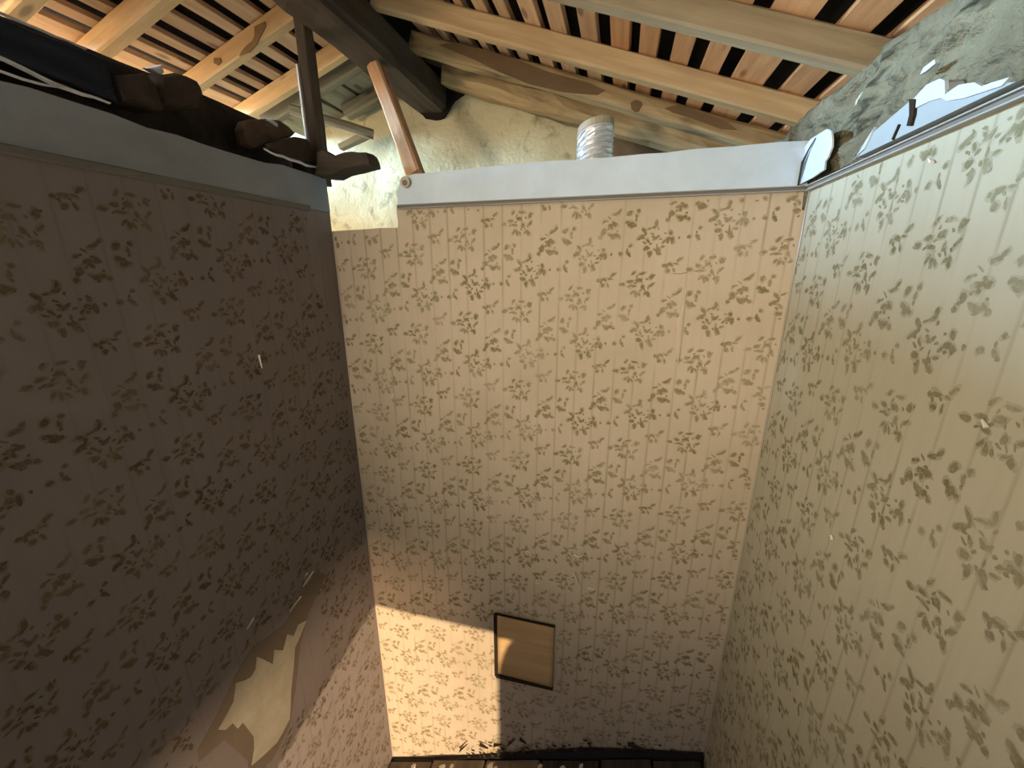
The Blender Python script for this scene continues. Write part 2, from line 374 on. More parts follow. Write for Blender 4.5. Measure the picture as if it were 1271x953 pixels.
# back wall: u = x
TB = .447
out_b = [(XL, -6.0), (XR, -6.0), (XR, TB), (-1.672, TB)]+[n for n in notch if n[1] < TB]
out_b[-1] = (XL, .29)
def keep_b(u, v): 
    x, z = u/S, v/S
    return XL+.01 < x < XR-.01 and z < TB-.02 and not (x < -1.66 and z > .27) and not (-.96 < x < -.355 and -4.03 < z < -3.18)
wallpaper('wallpaper', wall_back, out_b, lambda u, v: W(u, 3.0, v), Vector((0, -1, 0)), .065, -.053, (-1.2, .56), (-2.95, .26), (M['paper_x'], M['ink'], M['halo']), 1, keep_b)
# left wall: u = y, seen from inside u grows to the right
def keep_l(u, v):
    y, z = u/S, v/S
    return -1.1 < y < 2.99 and z < .40 and not (1.2 < y < 2.25 and -3.5 < z < -2.5 and z < -2.45-.35*(abs(y-1.7)))
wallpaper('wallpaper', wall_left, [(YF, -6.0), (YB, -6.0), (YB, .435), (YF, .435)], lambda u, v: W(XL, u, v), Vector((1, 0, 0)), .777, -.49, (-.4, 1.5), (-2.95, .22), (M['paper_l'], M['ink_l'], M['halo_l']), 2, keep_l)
# right wall: u = -y
def keep_r(u, v):
    y, z = -u/S, v/S
    return -1.1 < y < 2.98 and z < .44
wallpaper('wallpaper', wall_right, [(-YF, -6.0), (-YB, -6.0), (-YB, .46), (-YF, .46)], lambda u, v: W(XR, -u, v), Vector((-1, 0, 0)), -.888, .042, (-1.5, .4), (-2.95, .24), (M['paper_r'], M['ink_r'], M['halo_r']), 3, keep_r)

# ---------------------------------------------------------------- plaster bands, mouldings
link('plaster_band', prism(ony(2.985, [(1.045, .465), (1.045, .712)]+top_edge+[(-1.679, .545), (-1.666, .5), (-1.672, .447)]), W(0, .035, 0)-W(0, 0, 0)), M['band'], wall_back)
rl = random.Random(4)
lt = [(y, .668+rl.uniform(-.016, .012)) for y in [.45+i*.14 for i in range(18)]]+[(2.99, .672)]
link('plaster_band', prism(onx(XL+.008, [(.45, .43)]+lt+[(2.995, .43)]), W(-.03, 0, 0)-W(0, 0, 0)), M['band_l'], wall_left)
def moulding(name, a, b, d, cor, label=None):
    """three thin reeds along the bottom of the band; d points into the room"""
    pa, pb = W(*a), W(*b)
    o = link(name, beam_mesh((pb-pa).length, (.012*S*2), .020*S, 14, .0012, .2, cor), M['trim'], kind='structure', mw=axis_matrix(pa+d*.004, pb+d*.004))
    for dz in (.0115, -.0125):
        q = Vector((0, 0, dz*S))
        link('reed', beam_mesh((pb-pa).length, .016*S*2, .006*S, 14, .0006, .25, cor+dz), M['trim_light'], o, mw=axis_matrix(pa+q+d*.007, pb+q+d*.007))
    return o
moulding('trim_1', (-1.67, 2.985, .447), (1.04, 2.985, .457), Vector((0, -1, 0)), 1)
moulding('trim_2', (1.05, 2.985, .456), (1.05, YF, .474), Vector((-1, 0, 0)), 2)
link('trim_3', beam_mesh(1.15, .012, .018, 14, .0015, .2, 8), M['trim'], kind='structure', mw=axis_matrix(W(XL+.008, .46, .432), W(XL+.008, 2.76, .430)))
# pale worn seam in the right corner
vsm = []
rs = random.Random(12)
for i in range(60):
    z = .44-i*4.6/59; w = .018+.02*abs(noise.noise((z*3, 1, 0)))
    vsm += [W(XR-.002, 2.985-.004, z), W(XR-.004, 2.985-w, z)]
link('corner_seam', mesh('seam', [v for v in vsm], [(2*i, 2*i+1, 2*i+3, 2*i+2) for i in range(59)]), M['chip'], wall_right)

# rough upper strip of the right wall, up to the rafters
def rough_strip(u, v):
    y = YF+u*(4.85-YF)
    top = .905+.03*noise.noise((y*2.1, 0, 7))+.018*noise.noise((y*7, 0, 3))
    z = .478+v*(top-.478) if y < 3.0 else .2+v*(top-.2)
    edge = min(1, v*5, 1)*(1 if v < .93 else .5)
    d = (.045*noise.noise((y*2.4+z*2, z*3.5, 0))+.055*noise.noise((y*4+z*6, z*9-y*2, 2))+.026*noise.noise((y*15+z*8, z*19, 4)))*edge
    return W(XR-.012-min(.03, max(-.06, d)), y, z)
grid_sheet('rough_plaster', rough_strip, 260, 26, M['rough'], W(.12, 0, 0)-W(0, 0, 0), parent=wall_right)
def skin(name, pts, X, mt, t, parent, rough=.004, **k):
    """a flake of paint or skim coat, slightly curled, standing off the wall"""
    me = prism(onx(X, pts), W(t, 0, 0)-W(0, 0, 0), name)
    return link(name, me, mt, parent, **k)
skin('skim_patch', [(2.382, .485), (2.306, .511), (2.283, .559), (2.219, .57), (2.096, .595), (2.046, .604), (1.97, .615), (1.904, .609), (1.876, .593), (1.851, .549), (1.807, .551), (1.733, .532), (1.697, .511), (1.636, .502), (1.58, .487)], 1.002, M['flap2'], .05, wall_right, label='pale blue-grey skim coat patch above the moulding')
skin('paint_flake', [(2.02, .562), (1.929, .559), (1.871, .548), (1.839, .529), (1.761, .510), (1.62, .492), (1.600, .505), (1.66, .515), (1.697, .519), (1.733, .542), (1.80, .560), (1.835, .556), (1.855, .552), (1.876, .600), (1.904, .616), (1.97, .622), (2.02, .602)], .996, M['flap'], .012, wall_right, label='bright white paint flake on the skim coat')
skin('crack', [(2.046, .604), (2.01, .592), (1.996, .537), (1.999, .503), (2.023, .51), (2.022, .545)], .991, M['gap'], .012, wall_right)
skin('crack', [(2.089, .535), (2.081, .53), (2.103, .484), (2.112, .489)], .995, M['gap'], .01, wall_right)
skin('paint_flake', [(2.013, .669), (2.003, .687), (1.95, .690), (1.939, .674), (1.983, .668)], .991, M['flap'], .012, wall_right)
skin('paint_flake', [(2.40, .480), (2.375, .485), (2.275, .562), (2.262, .575), (2.283, .54), (2.31, .505)], .994, M['flap'], .012, wall_right)
# corner flap of loose white plaster
fl = [(2.985, .479), (2.985, .575), (2.985, .682), (2.93, .706), (2.804, .700), (2.70, .692), (2.671, .683), (2.625, .665), (2.614, .651), (2.600, .62), (2.598, .584), (2.62, .544), (2.648, .53), (2.61, .485), (2.767, .480)]
def flap_pt(y, z): 
    k = (2.985-y)/.39
    return W(.995-.022*k*k-.006*math.sin(z*30), y, z)
fc = [flap_pt(y, z) for y, z in fl]
me = mesh('flap', fc+[p+Vector((.004, 0, 0)) for p in fc], [tuple(range(len(fl))), tuple(range(2*len(fl)-1, len(fl)-1, -1))]+[(i, i+len(fl), (i+1) % len(fl)+len(fl), (i+1) % len(fl)) for i in range(len(fl))])
bm = bmesh.new(); bm.from_mesh(me); bmesh.ops.triangulate(bm, faces=bm.faces[:]); bm.to_mesh(me); bm.free()
link('plaster_flap', me, M['flap'], wall_right, label='loose white plaster flap in the corner')
skin('crack', [(2.982, .47), (2.982, .60), (2.90, .66), (2.84, .69), (2.835, .685), (2.90, .645), (2.955, .58), (2.960, .47)], .982, M['gap'], .002, wall_right)

# ---------------------------------------------------------------- torn paper and bare plaster on the left wall
TX = XL+.004
link('torn_edge', prism(onx(TX-.001, [(2.30, -2.43), (2.10, -2.51), (2.05, -2.55), (1.93, -2.60), (1.80, -2.57), (1.66, -2.52), (1.50, -2.60), (1.36, -2.72), (1.20, -2.82), (1.19, -2.90), (1.35, -2.95), (1.45, -3.30), (1.44, -3.50), (1.62, -3.56), (1.80, -3.48), (1.92, -3.22), (2.03, -2.90), (2.16, -2.72), (2.40, -2.55)]), Vector((-.003, 0, 0))), M['torn'], wall_left, label='brown torn paper backing')
link('bare_patch', prism(onx(TX+.002, [(2.12, -2.76), (2.04, -2.72), (1.98, -2.77), (1.93, -2.70), (1.87, -2.79), (1.804, -2.71), (1.77, -2.81), (1.72, -2.71), (1.669, -2.62), (1.64, -2.70), (1.60, -2.72), (1.56, -2.70), (1.498, -2.65), (1.456, -2.76), (1.39, -2.80), (1.33, -2.83), (1.37, -2.89), (1.42, -2.90), (1.44, -2.98), (1.48, -2.98), (1.50, -3.07), (1.526, -3.185), (1.51, -3.28), (1.466, -3.38), (1.57, -3.43), (1.675, -3.47), (1.74, -3.45), (1.811, -3.42), (1.84, -3.32), (1.87, -3.19), (1.93, -3.02), (1.972, -2.88), (2.03, -2.84)]), Vector((-.004, 0, 0))), M['bare'], wall_left, label='bare whitish plaster where paper is torn off')
def splinter(parent, a, b, w, mt, name='paper_shred'):
    return link(name, beam_mesh((W(*b)-W(*a)).length, w*S, .008*S, 4, .0008, .2, random.random()*9, .4), mt, parent, mw=axis_matrix(W(*a), W(*b)))
for a, b in [((XL+.012, 2.26, -2.395), (XL+.02, 2.13, -2.43)), ((XL+.014, 2.10, -2.50), (XL+.012, 1.98, -2.53)), ((XL+.012, 1.70, -2.31), (XL+.012, 1.64, -2.345)), ((XL+.01, 2.108, -.55), (XL+.01, 2.114, -.64)), ((XL+.012, 2.20, -2.36), (XL+.012, 2.17, -2.37))]:
    splinter(wall_left, a, b, .014, M['chip'])
# hanging overlap strip near the left wall's far end
link('paper_overlap', prism(onx(XL+.003, [(2.735, .425), (2.985, .425), (2.985, -.4), (2.9, -.55), (2.73, -.10), (2.728, .19)]), Vector((-.002, 0, 0))), M['paper_l'], wall_left)

# ---------------------------------------------------------------- marks on the back wall
for x, z, l, an in [(-.598, -2.484, .035, 80), (-.630, -2.43, .018, 10), (-.2, -2.386, .03, -10), (-.668, -3.02, .045, 40), (-.785, -2.885, .03, 75), (-.534, -2.75, .02, 20), (-1.851, -1.066, .022, 60), (-.21, -2.64, .025, -20), (-.06, -2.70, .03, 0)]:
    c_, s_ = math.cos(math.radians(an))*l, math.sin(math.radians(an))*l
    splinter(wall_back, (x-c_, 2.985, z-s_), (x+c_, 2.98, z+s_), .02, M['chip'], 'paper_shred')
splinter(wall_back, (-.22, 2.985, -2.56), (-.155, 2.96, -2.68), .034, M['chip'], 'paper_shred')
for y, z, l in [(1.385, -.43, .02), (1.919, .366, .02), (1.933, -1.208, .015)]:
    splinter(wall_right, (XR-.012, y-l*.5, z-l*.3), (XR-.014, y+l*.5, z+l*.6), .014, M['chip'], 'paper_shred')
def ridge_crease(parent, pts, w, mt):
    vs = []
    for i, (x, z) in enumerate(pts):
        k = math.sin(math.pi*i/(len(pts)-1)); vs += [W(x-w*k-.002, 2.997, z), W(x, 2.991-.006*k, z), W(x+w*k+.002, 2.997, z)]
    fs = []
    for i in range(len(pts)-1):
        a = 3*i; fs += [(a, a+1, a+4, a+3), (a+1, a+2, a+5, a+4)]
    return link('paper_crease', mesh('crease', vs, fs, smooth=True), mt, parent)
ridge_crease(wall_back, [(.433, -.12), (.430, -.22), (.424, -.33), (.424, -.42), (.428, -.50), (.436, -.58), (.440, -.66)], .020, M['paper_x'])
ridge_crease(wall_back, [(.27, -.020), (.33, -.03), (.39, -.035), (.45, -.018), (.50, -.010)], .012, M['paper_x'])
# plugged pipe end at the left end of the band
def disc(c, r, n, d, nm, mt, parent):
    pts = [c+Vector((math.cos(t*2*math.pi/n)*r, 0, math.sin(t*2*math.pi/n)*r)) for t in range(n)]
    return link(nm, prism(pts, d, nm), mt, parent)
disc(W(-1.585, 2.955, .612), .019, 14, Vector((0, .02, 0)), 'plaster_plug', M['base'], wall_back)
disc(W(-1.585, 2.950, .606), .010, 10, Vector((0, .004, 0)), 'plug_mark', M['trim'], wall_back)

# hatch: a warped sheet of ply over a square hole, dark joint on three sides
hp = bpy.data.objects.new('hatch_panel', None); COL.objects.link(hp); hp.matrix_basis = Matrix.Translation(W(-.66, 2.99, -3.98))
hp['label'] = 'square wooden hatch panel low in the papered back wall, half in sunlight'; hp['category'] = 'hatch'
HX0, HX1, HZ0, HZ1 = -.925, -.37, -3.955, -3.225
def ply(u, v):
    x = HX0+u*(HX1-HX0); z = HZ0+v*(HZ1-HZ0)
    warp = .012+.05*(1-u)**1.3*(.10+.90*v**1.4)
    k = 1-warp/2.985
    return W(x*k, 2.985*k, z*k)
pv = grid_sheet('panel', ply, 12, 14, M['ply'], Vector((0, .004, 0)), parent=hp, mw=Matrix.Identity(4))
for a, b, w in [((-.945, 2.982, -3.205), (-.365, 2.982, -3.205), .030), ((-.945, 2.982, -3.205), (-.942, 2.982, -3.99), .030), ((-.945, 2.982, -3.985), (-.362, 2.982, -3.965), .045)]:
    pa, pb = W(*a), W(*b)
    upx = Vector((0, 0, 1)) if abs(a[0]-b[0]) > .1 else Vector((1, 0, 0))
    link('joint', beam_mesh((pb-pa).length, .012*S, w*S, 6, .0006, .1, 3), M['gap'], hp, mw=axis_matrix(pa, pb, upx))

# ---------------------------------------------------------------- floor and skirting
floor = link('floor', prism([W(XL, YF, floor_z(XL)-.10), W(XR, YF, floor_z(XR)-.10), W(XR, YB, floor_z(XR)-.10), W(XL, YB, floor_z(XL)-.10)], Vector((0, 0, -.03))), M['skirt'], kind='structure')
slope = math.atan(.427)
bx = [XL+.01, -1.70, -1.05, -.44, .15, .62, XR-.01]
for i in range(6):
    xa, xb = bx[i]+.012, bx[i+1]-.012; xc = (xa+xb)/2
    timber('floorboard', (xc, YF+.03, floor_z(xc)-.04), (xc, YB-.06, floor_z(xc)-.04+[.0, .02, .015, .01, .02, 0][i]), (xb-xa)/math.cos(slope), .08, M['floor2'] if i in (0, 1, 2) else M['floor'], up=(-math.sin(slope), 0, math.cos(slope)), rough=.0015, parent=floor, bev=.08)
sk = [(XL+.02, -5.735), (-1.7, -5.50), (-1.05, -5.17), (-.4, -4.835), (.01, -4.635), (.5, -4.46), (XR-.01, -4.285)]
link('baseboard_back', prism(ony(2.955, sk+[(x, z-.26) for x, z in reversed(sk)]), W(0, .035, 0)-W(0, 0, 0)), M['skirt'], kind='structure')
rc = random.Random(21)
ORD = 'first second third fourth fifth sixth seventh eighth ninth tenth eleventh twelfth thirteenth fourteenth'.split()
chips = [(-1.93, .0, .03), (-1.56, .0, .034), (-1.45, .0, .03), (-1.40, .05, .026), (-1.24, .2, .036), (-.99, .0, .04), (-.93, .03, .034), (-.45, .0, .022), (-.22, .02, .03), (-.04, .0, .026), (-.06, .2, .04), (-.66, .22, .036), (-1.60, .25, .03), (-.74, .12, .018)]
for i, (x, dy, r) in enumerate(chips):
    y = 2.88-dy
    pts = [W(x+math.cos(t)*r*rc.uniform(.6, 1.3), y+math.sin(t)*r*rc.uniform(.6, 1.2), floor_z(x)+.012+.42*math.cos(t)*r) for t in [k*math.pi/3 for k in range(6)]]
    link('plaster_chip', prism(pts, Vector((0, 0, .008)), 'chip'), M['chip'], label='small pale plaster chip on the dark floor below the back wall, %s from the left' % ORD[sorted(c[0] for c in chips).index(x)], cat='plaster chip', group='plaster chips on the dark floor')
# dark crumbs of rotten wood caught along the skirting
vs, fs = [], []
for i in range(90):
    x = rc.choice([rc.uniform(-1.5, .9), rc.gauss(-.75, .3), rc.gauss(-.3, .3)])
    if not -2.2 < x < 1.0: continue
    z0 = -4.645+.51*x if x < .0 else -4.635+.345*x
    z = z0+abs(rc.gauss(0, .06)); r = rc.uniform(.006, .018); y = 2.975
    s0 = len(vs); st = rc.uniform(-1, 1)
    for k in range(4): vs.append(W(x+math.cos(k*1.57+st)*r*1.8, y-.004, z+math.sin(k*1.57+st)*r))
    vs.append(W(x, y-.02, z)); fs += [(s0+k, s0+(k+1) % 4, s0+4) for k in range(4)]
link('dirt_crumbs', mesh('crumbs', vs, fs), M['dirt'], wall_back, kind='stuff')
for a, b in [((-1.38, 2.97, -5.22), (-1.28, 2.96, -5.06)), ((-1.14, 2.97, -5.02), (-1.04, 2.96, -5.03)), ((-.98, 2.97, -4.97), (-.89, 2.97, -4.93)), ((-.82, 2.97, -4.90), (-.74, 2.97, -4.78)), ((-.69, 2.97, -4.76), (-.62, 2.97, -4.80)), ((.38, 2.97, -4.41), (.55, 2.97, -4.42))]:
    splinter(wall_back, a, b, .04, M['dirt'], 'bark_flake')

# ---------------------------------------------------------------- roof: underlay, laths, rafters, ridge
def roof_sheet(u, v, x0, x1, y0, y1):
    x = x0+(x1-x0)*u
    return W(x, y0+(y1-y0)*v, roof_z(x, 1.13)+.012*math.sin(u*60))
ceiling = grid_sheet('ceiling', lambda u, v: roof_sheet(u, v, XRIDGE, 1.5, YF-.2, 4.9), 40, 4, M['felt'], Vector((0, 0, .02)), kind='structure')
grid_sheet('underlay', lambda u, v: roof_sheet(u, v, -3.86, XRIDGE, .1, 4.9), 24, 4, M['felt'], Vector((0, 0, .02)), parent=ceiling)
LN = {}
def lath(x0, x1, y0, y1, mt, dz=0, rough=.0012):
    xc = (x0+x1)/2; z = roof_z(xc, 1.037)+.022+dz
    sgn = 1 if xc < XRIDGE else -1
    up = (-sgn*math.sin(math.radians(18.5)), 0, math.cos(math.radians(18.5)))
    return timber('lath', (xc, y0, z), (xc, y1, z), (x1-x0)/math.cos(math.radians(18.5)), .044, mt, up=up, rough=rough, parent=ceiling, segs=12, bev=.06)
gr = [(-1.96, -1.86), (-1.733, -1.655), (-1.576, -1.485), (-1.36, -1.275), (-1.21, -1.12), (-1.025, -.945), (-.86, -.76), (-.647, -.578), (-.463, -.367), (-.253, -.162), (-.044, .018), (.132, .219), (.332, .412), (.528, .61), (.80, .905), (1.04, 1.125)]
for a, b in zip(gr, gr[1:]): lath(a[1], b[0], YF, 4.68, M['lath'] if a[1] > -.2 else M['lathl'])  # warmer lath near the right wall carries the eave glow
lath(1.125, 1.28, YF, 4.68, M['lath'])
gl = [(-2.38, -2.30), (-2.55, -2.47), (-2.79, -2.71), (-3.005, -2.92), (-3.19, -3.09), (-3.39, -3.29), (-3.55, -3.465), (-3.70, -3.625)]
for a, b in zip(gl, gl[1:]): lath(b[1], a[0], .15, 4.05, M['lathl'])
lath(-3.85, -3.70, .15, 4.05, M['lathl'])
# wider weathered boards close the far end of the left slope
for x0, x1 in [(-2.62, -2.36), (-2.90, -2.64), (-3.2, -2.92), (-3.5, -3.22), (-3.8, -3.53)]:
    xc = (x0+x1)/2
    timber('roof_board', (xc, 4.06, roof_z(xc, 1.037)+.012), (xc, 4.69, roof_z(xc, 1.037)+.012), x1-x0, .04, M['grey'], up=(-.317, 0, .948), rough=.002, parent=ceiling, segs=6)
H = .147
def rafter(y0, y1, xa, xb, mt, label, drop=0.0, **k):
    yc = (y0+y1)/2; za, zb = roof_z(xa, 1.037)-H/2-.004-drop, roof_z(xb, 1.037)-H/2-.004-drop
    return timber('rafter', (xa, yc, za), (xb, yc, zb), y1-y0, H*math.cos(math.radians(18.5)), mt, label=label, cat='rafter', segs=14, **k)
rafter(2.55, 2.65, -1.93, 1.22, M['greyb'], 'broad grey-brown rafter nearest the camera on the right roof slope', rough=.002)
rafter(1.81, 1.91, -1.93, 1.22, M['greyb'], 'rafter on the right slope just above the top edge of the photo', rough=.002)
rafter(3.285, 3.385, -1.93, 1.22, M['beige'], 'long smooth beige rafter in the middle of the right roof slope', rough=.002)
rafter(3.87, 4.02, -1.93, 1.15, M['log'], 'old stained rafter with dark bark behind the beige one', drop=.02, rough=.007)
timber('log', (-1.86, 4.48, 1.90), (1.0, 4.42, .95), .30, .20, M['log'], rough=.016, label='rough dark log lying along the top of the ochre gable wall', cat='log', segs=18, bev=.3)
rafter(2.03, 2.13, -3.84, -2.33, M['pine'], 'new pale pine rafter in the top left corner of the photo', rough=.002)
rafter(2.48, 2.58, -3.84, -2.33, M['pine'], 'second new pine rafter from the left, broad and pale', rough=.002)
rafter(3.125, 3.215, -3.84, -2.33, M['pine'], 'third new pine rafter from the left with a dark rotten streak and knot', rough=.002)
rafter(3.70, 3.785, -3.84, -2.33, M['pine'], 'fourth new pine rafter from the left, behind the dark post', rough=.002)
rafter(3.93, 4.03, -3.70, -2.33, M['grey'], 'weathered grey rafter right behind the last new pine rafter', rough=.004)
rafter(4.48, 4.62, -3.10, -2.33, M['grey'], 'short weathered grey rafter against the ochre gable', rough=.005)
timber('ridge_beam', (-2.125, YF, 1.80), (-2.125, 4.72, 1.78), .36, .29, M['dark'], rough=.010, label='massive dark ridge beam running back to the gable wall', cat='beam', segs=24, bev=.14)
timber('pole', (-3.22, 3.80, 1.49), (-2.62, 4.27, 1.355), .085, .085, M['grey'], rough=.006, label='grey weathered pole hanging loose under the left roof slope', cat='pole', segs=8, bev=.3)
timber('plank', (-3.12, 4.40, 1.30), (-2.76, 4.45, 1.43), .10, .06, M['grey'], rough=.005, label='short grey plank end below the loose pole at the gable', cat='plank', segs=6)

bark = plain('bark', (.21, .135, .072), (.13, .082, .044), 18, .95, .1, 0, .003)
rot = plain('rot_streak', (.30, .19, .09), (.14, .085, .04), 22, .95, .1, 0, .002)
sootm = plain('soot', (.016, .013, .010), (.035, .028, .02), 10, 1, .0)  # near-black standing in for shade between ridge and log
M['bark'], M['rot'], M['sootm'] = bark, rot, sootm
def patch(name, pts, Y, mt, parent, t=.01):
    me = prism(ony(Y, pts), W(0, t, 0)-W(0, 0, 0), name)
    return link(name, me, mt, parent, mw=Matrix.Identity(4))
lg = bpy.data.objects['rafter.003']
patch('bark_strip', [(-1.66, 1.86), (-1.481, 1.855), (-1.3, 1.79), (-1.035, 1.705), (-.69, 1.56), (-.355, 1.45), (-.222, 1.385), (-.285, 1.36), (-.567, 1.408), (-.86, 1.494), (-1.124, 1.607), (-1.339, 1.717), (-1.521, 1.796)], 3.862, bark, lg)
patch('bark_strip', [(.245, 1.225), (.349, 1.235), (.488, 1.183), (.701, 1.098), (.797, 1.03), (.679, 1.044), (.465, 1.13), (.31, 1.185)], 3.862, bark, lg)
patch('knot', [(-.021, 1.283), (.02, 1.30), (.06, 1.285), (.074, 1.261), (.05, 1.22), (.02, 1.215), (-.01, 1.24)], 3.862, bark, lg)
r3 = bpy.data.objects['rafter.006']
patch('rot_streak', [(x*3.117/y, z*3.117/y) for x, y, z in [(-2.757, 3.003, 1.724), (-2.674, 3.018, 1.752), (-2.68, 3.03, 1.748), (-2.704, 3.055, 1.742), (-2.74, 3.07, 1.728), (-2.782, 3.089, 1.716), (-2.884, 3.134, 1.682), (-2.97, 3.15, 1.65), (-3.057, 3.127, 1.624), (-2.99, 3.10, 1.645), (-2.94, 3.091, 1.663), (-2.87, 3.08, 1.68), (-2.823, 3.062, 1.702)]], 3.117, rot, r3, .008)
patch('knot', [(x*3.117/y, z*3.117/y) for x, y, z in [(-3.191, 3.016, 1.579), (-3.163, 3.045, 1.588), (-3.192, 3.081, 1.579), (-3.239, 3.087, 1.563), (-3.236, 3.05, 1.564)]], 3.117, rot, r3, .008)
patch('soot_stain', [(-2.485, 2.249), (-2.236, 2.15), (-1.877, 1.968), (-1.70, 1.90), (-1.61, 1.841), (-1.68, 1.80), (-1.748, 1.766), (-1.85, 1.72), (-1.888, 1.68), (-1.93, 1.62), (-1.98, 1.57), (-2.03, 1.56), (-2.085, 1.56), (-2.198, 1.585), (-2.406, 1.81)], 4.655, sootm, wall_far, .02)  # shade between ridge beam and log, painted on the gable
patch('sooty_patch', [(-.245, 1.339), (-.061, 1.269), (.137, 1.185), (.408, 1.097), (.60, 1.005), (.60, .80), (-.10, .80), (-.20, .9), (-.215, 1.012)], 4.655, M['soot'], wall_far, .02)  # darker brown patch of the gable right of the duct

# struts
pst = bpy.data.objects.new('post', None); COL.objects.link(pst); pst.matrix_basis = Matrix.Translation(W(-2.37, 3.06, .66))
pst['label'] = 'thin dark upright post from the left wall top to the ridge beam'; pst['category'] = 'post'
pa, pb = W(-2.37, 3.07, .64), W(-2.37, 3.05, 1.75)
link('shaft', beam_mesh((pb-pa).length, .10*S, .09*S, 10, .002, .1, 3), M['dark'], pst, mw=axis_matrix(pa, pb, Vector((1, 0, 0))))
pa, pb = W(-2.424, 3.02, .80), W(-2.424, 3.01, 1.45)
link('painted_edge', beam_mesh((pb-pa).length, .035*S, .014*S, 8, .001, .1, 5), M['chip'], pst, mw=axis_matrix(pa, pb, Vector((1, 0, 0))), label='white painted edge')  # pale strip in place of daylight on the post's left face
timber('strut', (-1.545, 3.08, .66), (-2.11, 3.58, 1.63), .115, .12, M['strut'], up=(0, 1, 0), rough=.004, seed=4, label='leaning reddish-brown strut from the back wall top to the ridge beam', cat='strut', segs=10)

# ---------------------------------------------------------------- top of the left wall
timber('timber_plate', (-2.63, YF, .792), (-2.63, 2.96, .792), .20, .465, M['plate'], rough=.012, label='sooty timber plate running behind the mud bricks on the left wall top', cat='beam', segs=30, bev=.2)
def tarp(u, v):
    y = YF+u*(1.60-YF)
    z0 = .752-.03*max(0, (y-1.2))*1.6+.006*noise.noise((y*7, 0, 0))
    z1 = .902+.012*noise.noise((y*4, 3, 0))
    if v < .6: z = z0+(z1-z0)*v/.6; x = XL+.015-.03*v+.016*noise.noise((y*5, v*4, 0))
    else: z = z1+.02*(v-.6); x = XL-.003-(v-.6)/.4*.19
    return W(x, y, z)
tp = bpy.data.objects.new('membrane', None); COL.objects.link(tp); tp.matrix_basis = Matrix.Translation(W(XL, .6, .75))
tp['label'] = 'dark navy roofing membrane draped over the left wall plate'; tp['category'] = 'membrane'
grid_sheet('sheet', tarp, 60, 16, M['tarp'], Vector((0, 0, -.003)), parent=tp, mw=Matrix.Identity(4))
def ribbon(pts, w, nm, mt, parent, X=XL+.02, **k):
    vs = []
    n = len(pts)
    for i, (y, z) in enumerate(pts):
        ww = w*(.35+.65*math.sin(math.pi*(i+.4)/(n-.2)))
        j = noise.noise((y*40, z*9, 0))*.006
        vs += [W(X+j, y, z-ww/2), W(X+.014+j, y, z), W(X+j-.004, y, z+ww/2)]
    fs = []
    for i in range(n-1):
        a = 3*i; fs += [(a, a+1, a+4, a+3), (a+1, a+2, a+5, a+4)]
    me = mesh(nm, vs, fs)
    o = link(nm, me, mt, parent, mw=Matrix.Identity(4) if parent else None, **k); return o
ribbon([(YF+.05, .905), (.2, .907), (.8, .904), (1.22, .908), (1.27, .905), (1.32, .903), (1.36, .903), (1.42, .901), (1.46, .904), (1.52, .898)], .012, 'silver_rim', M['silver'], tp, X=XL+.01)
ribbon([(.0, .76), (.6, .755), (1.0, .75), (1.231, .746), (1.294, .735), (1.34, .722), (1.38, .716), (1.42, .716), (1.462, .713), (1.50, .716), (1.56, .712)], .022, 'plastic_strip', M['silver'], None, label='white strip of plastic hanging below the navy membrane', cat='plastic strip')
ribbon([(.2, .70), (.8, .702), (1.1, .703), (1.22, .700), (1.274, .698), (1.33, .700), (1.37, .707), (1.40, .714)], .012, 'plastic_strip', M['silver'], None, label='thin lower white plastic strip right above the grey band at the left', cat='plastic strip')
ribbon([(2.39, .736), (2.44, .726), (2.489, .721), (2.55, .728), (2.612, .724), (2.66, .727), (2.711, .726), (2.76, .719), (2.803, .722), (2.87, .730), (2.94, .736)], .022, 'plastic_strip', M['silver'], None, label='short white plastic strip under the mud bricks near the corner', cat='plastic strip', X=XL+.028)
AX = Vector((-1, 0, 0))
lump('mud_brick', onx(XL+.03, [(1.635, .75), (1.635, .85), (1.69, .875), (1.76, .90), (1.80, .86), (1.80, .76)]), .10, AX, M['mud'], 1, .008, label='dark mud brick beside the end of the navy membrane', cat='brick')
lump('mud_brick', onx(XL+.02, [(1.80, .79), (1.81, .91), (1.912, .965), (1.971, .973), (2.025, .970), (2.045, .945), (2.052, .91), (2.01, .845), (1.90, .80)]), .11, AX, M['mud'], 2, .006, label='tall dark mud brick with a square top on the left wall plate', cat='brick')
lump('mud_brick', onx(XL-.07, [(2.365, 0.839), (2.402, 0.898), (2.487, 0.942), (2.572, 0.964), (2.696, 0.988), (2.774, 0.977), (2.831, 0.960), (2.767, 0.908), (2.722, 0.891), (2.556, 0.831), (2.449, 0.759), (2.375, 0.757)]), .05, AX, M['mud2'], 3, .006, label='reddish-brown mud brick lying on its side near the dark post', cat='brick')
lump('mud_brick', onx(XL+.035, [(2.458, .785), (2.607, .84), (2.71, .892), (2.76, .897), (2.80, .90), (2.83, .890), (2.835, .80), (2.83, .758), (2.807, .741), (2.678, .732), (2.502, .738), (2.446, .745)]), .035, AX, M['mud'], 4, .006, label='dark broken mud brick at the foot of the upright post', cat='brick')
lump('mud_clod', onx(XL-.012, [(2.80, .668), (2.80, .82), (2.88, .86), (2.97, .84), (2.995, .76), (2.99, .668)]), .06, AX, M['mud'], 9, .003, label='dark mud clod wedged between the upright post and the broken plank end', cat='mud clod')
lump('plastic_scrap', onx(XL-.07, [(2.56, .95), (2.60, .975), (2.66, .965), (2.68, .93)]), .03, AX, M['silver'], 6, .006, label='scrap of white plastic on top of the reddish mud brick', cat='plastic scrap')
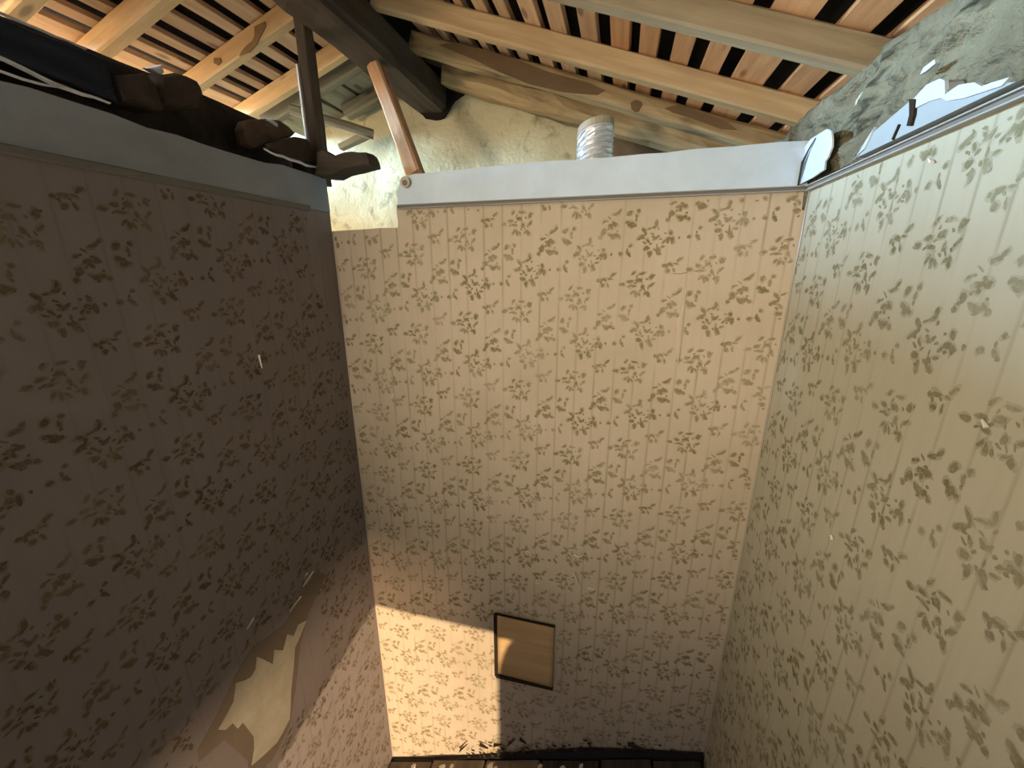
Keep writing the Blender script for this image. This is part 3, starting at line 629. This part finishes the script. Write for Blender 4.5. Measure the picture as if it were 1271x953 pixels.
lump('plastic_scrap', onx(XL-.03, [(1.82, .955), (1.85, .975), (1.88, .998), (1.89, .965), (1.87, .945)]), .03, AX, M['silver'], 7, .006, label='scrap of white plastic stuck on the tall dark mud brick', cat='plastic scrap')
lump('broken_plank', ony(2.862, [(-2.262, .829), (-2.211, .846), (-2.15, .815), (-2.095, .802), (-2.021, .817), (-1.951, .821), (-1.834, .806), (-1.815, .76), (-1.809, .715), (-1.95, .70), (-2.08, .682), (-2.157, .660), (-2.297, .672)]), .09, Vector((0, 1, 0)), M['dark'], 5, .004, label='broken dark brown plank end sticking out over the gap in the corner', cat='plank')

# ---------------------------------------------------------------- flexible foil duct behind the back wall
du = bpy.data.objects.new('flexible_duct', None); COL.objects.link(du); du.matrix_basis = Matrix.Translation(W(-.25, 3.38, -.4))
du['label'] = 'silver corrugated foil duct standing up behind the white band'; du['category'] = 'duct'
vs, fs = [], []; NR, NA = 120, 28
for i in range(NR+1):
    t = i/NR; z = -.4+1.36*t
    r = .128+.007*math.sin(i*math.pi/1.5+0)
    for j in range(NA):
        a = j*2*math.pi/NA
        r2 = r+.006*noise.noise((i*1.9, j*1.7, 0))
        vs.append(W(-.25+.0*t+math.cos(a)*r2, 3.38+math.sin(a)*r2, z+.03*math.cos(a+.6)*t))
    if i: fs += [((i-1)*NA+j, (i-1)*NA+(j+1) % NA, i*NA+(j+1) % NA, i*NA+j) for j in range(NA)]
link('hose', mesh('hose', vs, fs, smooth=False), M['foil'], du, mw=Matrix.Identity(4))
vs2 = []
for zz, rr in ((.955, .132), (1.0, .128), (1.0, .10), (.955, .10)):
    for j in range(NA):
        a = j*2*math.pi/NA; vs2.append(W(-.25+math.cos(a)*rr, 3.38+math.sin(a)*rr, zz+.03*math.cos(a+.6)))
fs2 = [((k % 4)*NA+j, (k % 4)*NA+(j+1) % NA, ((k+1) % 4)*NA+(j+1) % NA, ((k+1) % 4)*NA+j) for k in range(4) for j in range(NA)]
link('collar', mesh('collar', vs2, fs2), M['base'], du, mw=Matrix.Identity(4), label='brown rim')

# ---------------------------------------------------------------- surroundings that close the space
link('wall_outer', prism(onx(-5.0, [(3.1, -6.0), (4.9, -6.0), (4.9, 1.2), (3.1, 1.2)]), W(-.3, 0, 0)-W(0, 0, 0)), M['base'], kind='structure')  # unseen wall, added to shade the lower gable
link('trim_4', prism([W(-2.45, YF, .55), W(-5.2, YF, .55), W(-5.2, 2.85, .55), W(-2.45, 2.85, .55)], Vector((0, 0, -.05))), M['plate'], kind='structure')  # unseen attic floor, added to close the space beyond the left wall
link('floor_2', prism([W(-5.2, 3.12, -.42), W(1.06, 3.12, -.42), W(1.06, 4.75, -.42), W(-5.2, 4.75, -.42)], Vector((0, 0, -.05))), M['plate'], kind='structure')
link('ground', prism([W(-14, -16, -6.1), W(14, -16, -6.1), W(14, 9, -6.1), W(-14, 9, -6.1)], Vector((0, 0, -.1))), M['stone'], kind='structure')
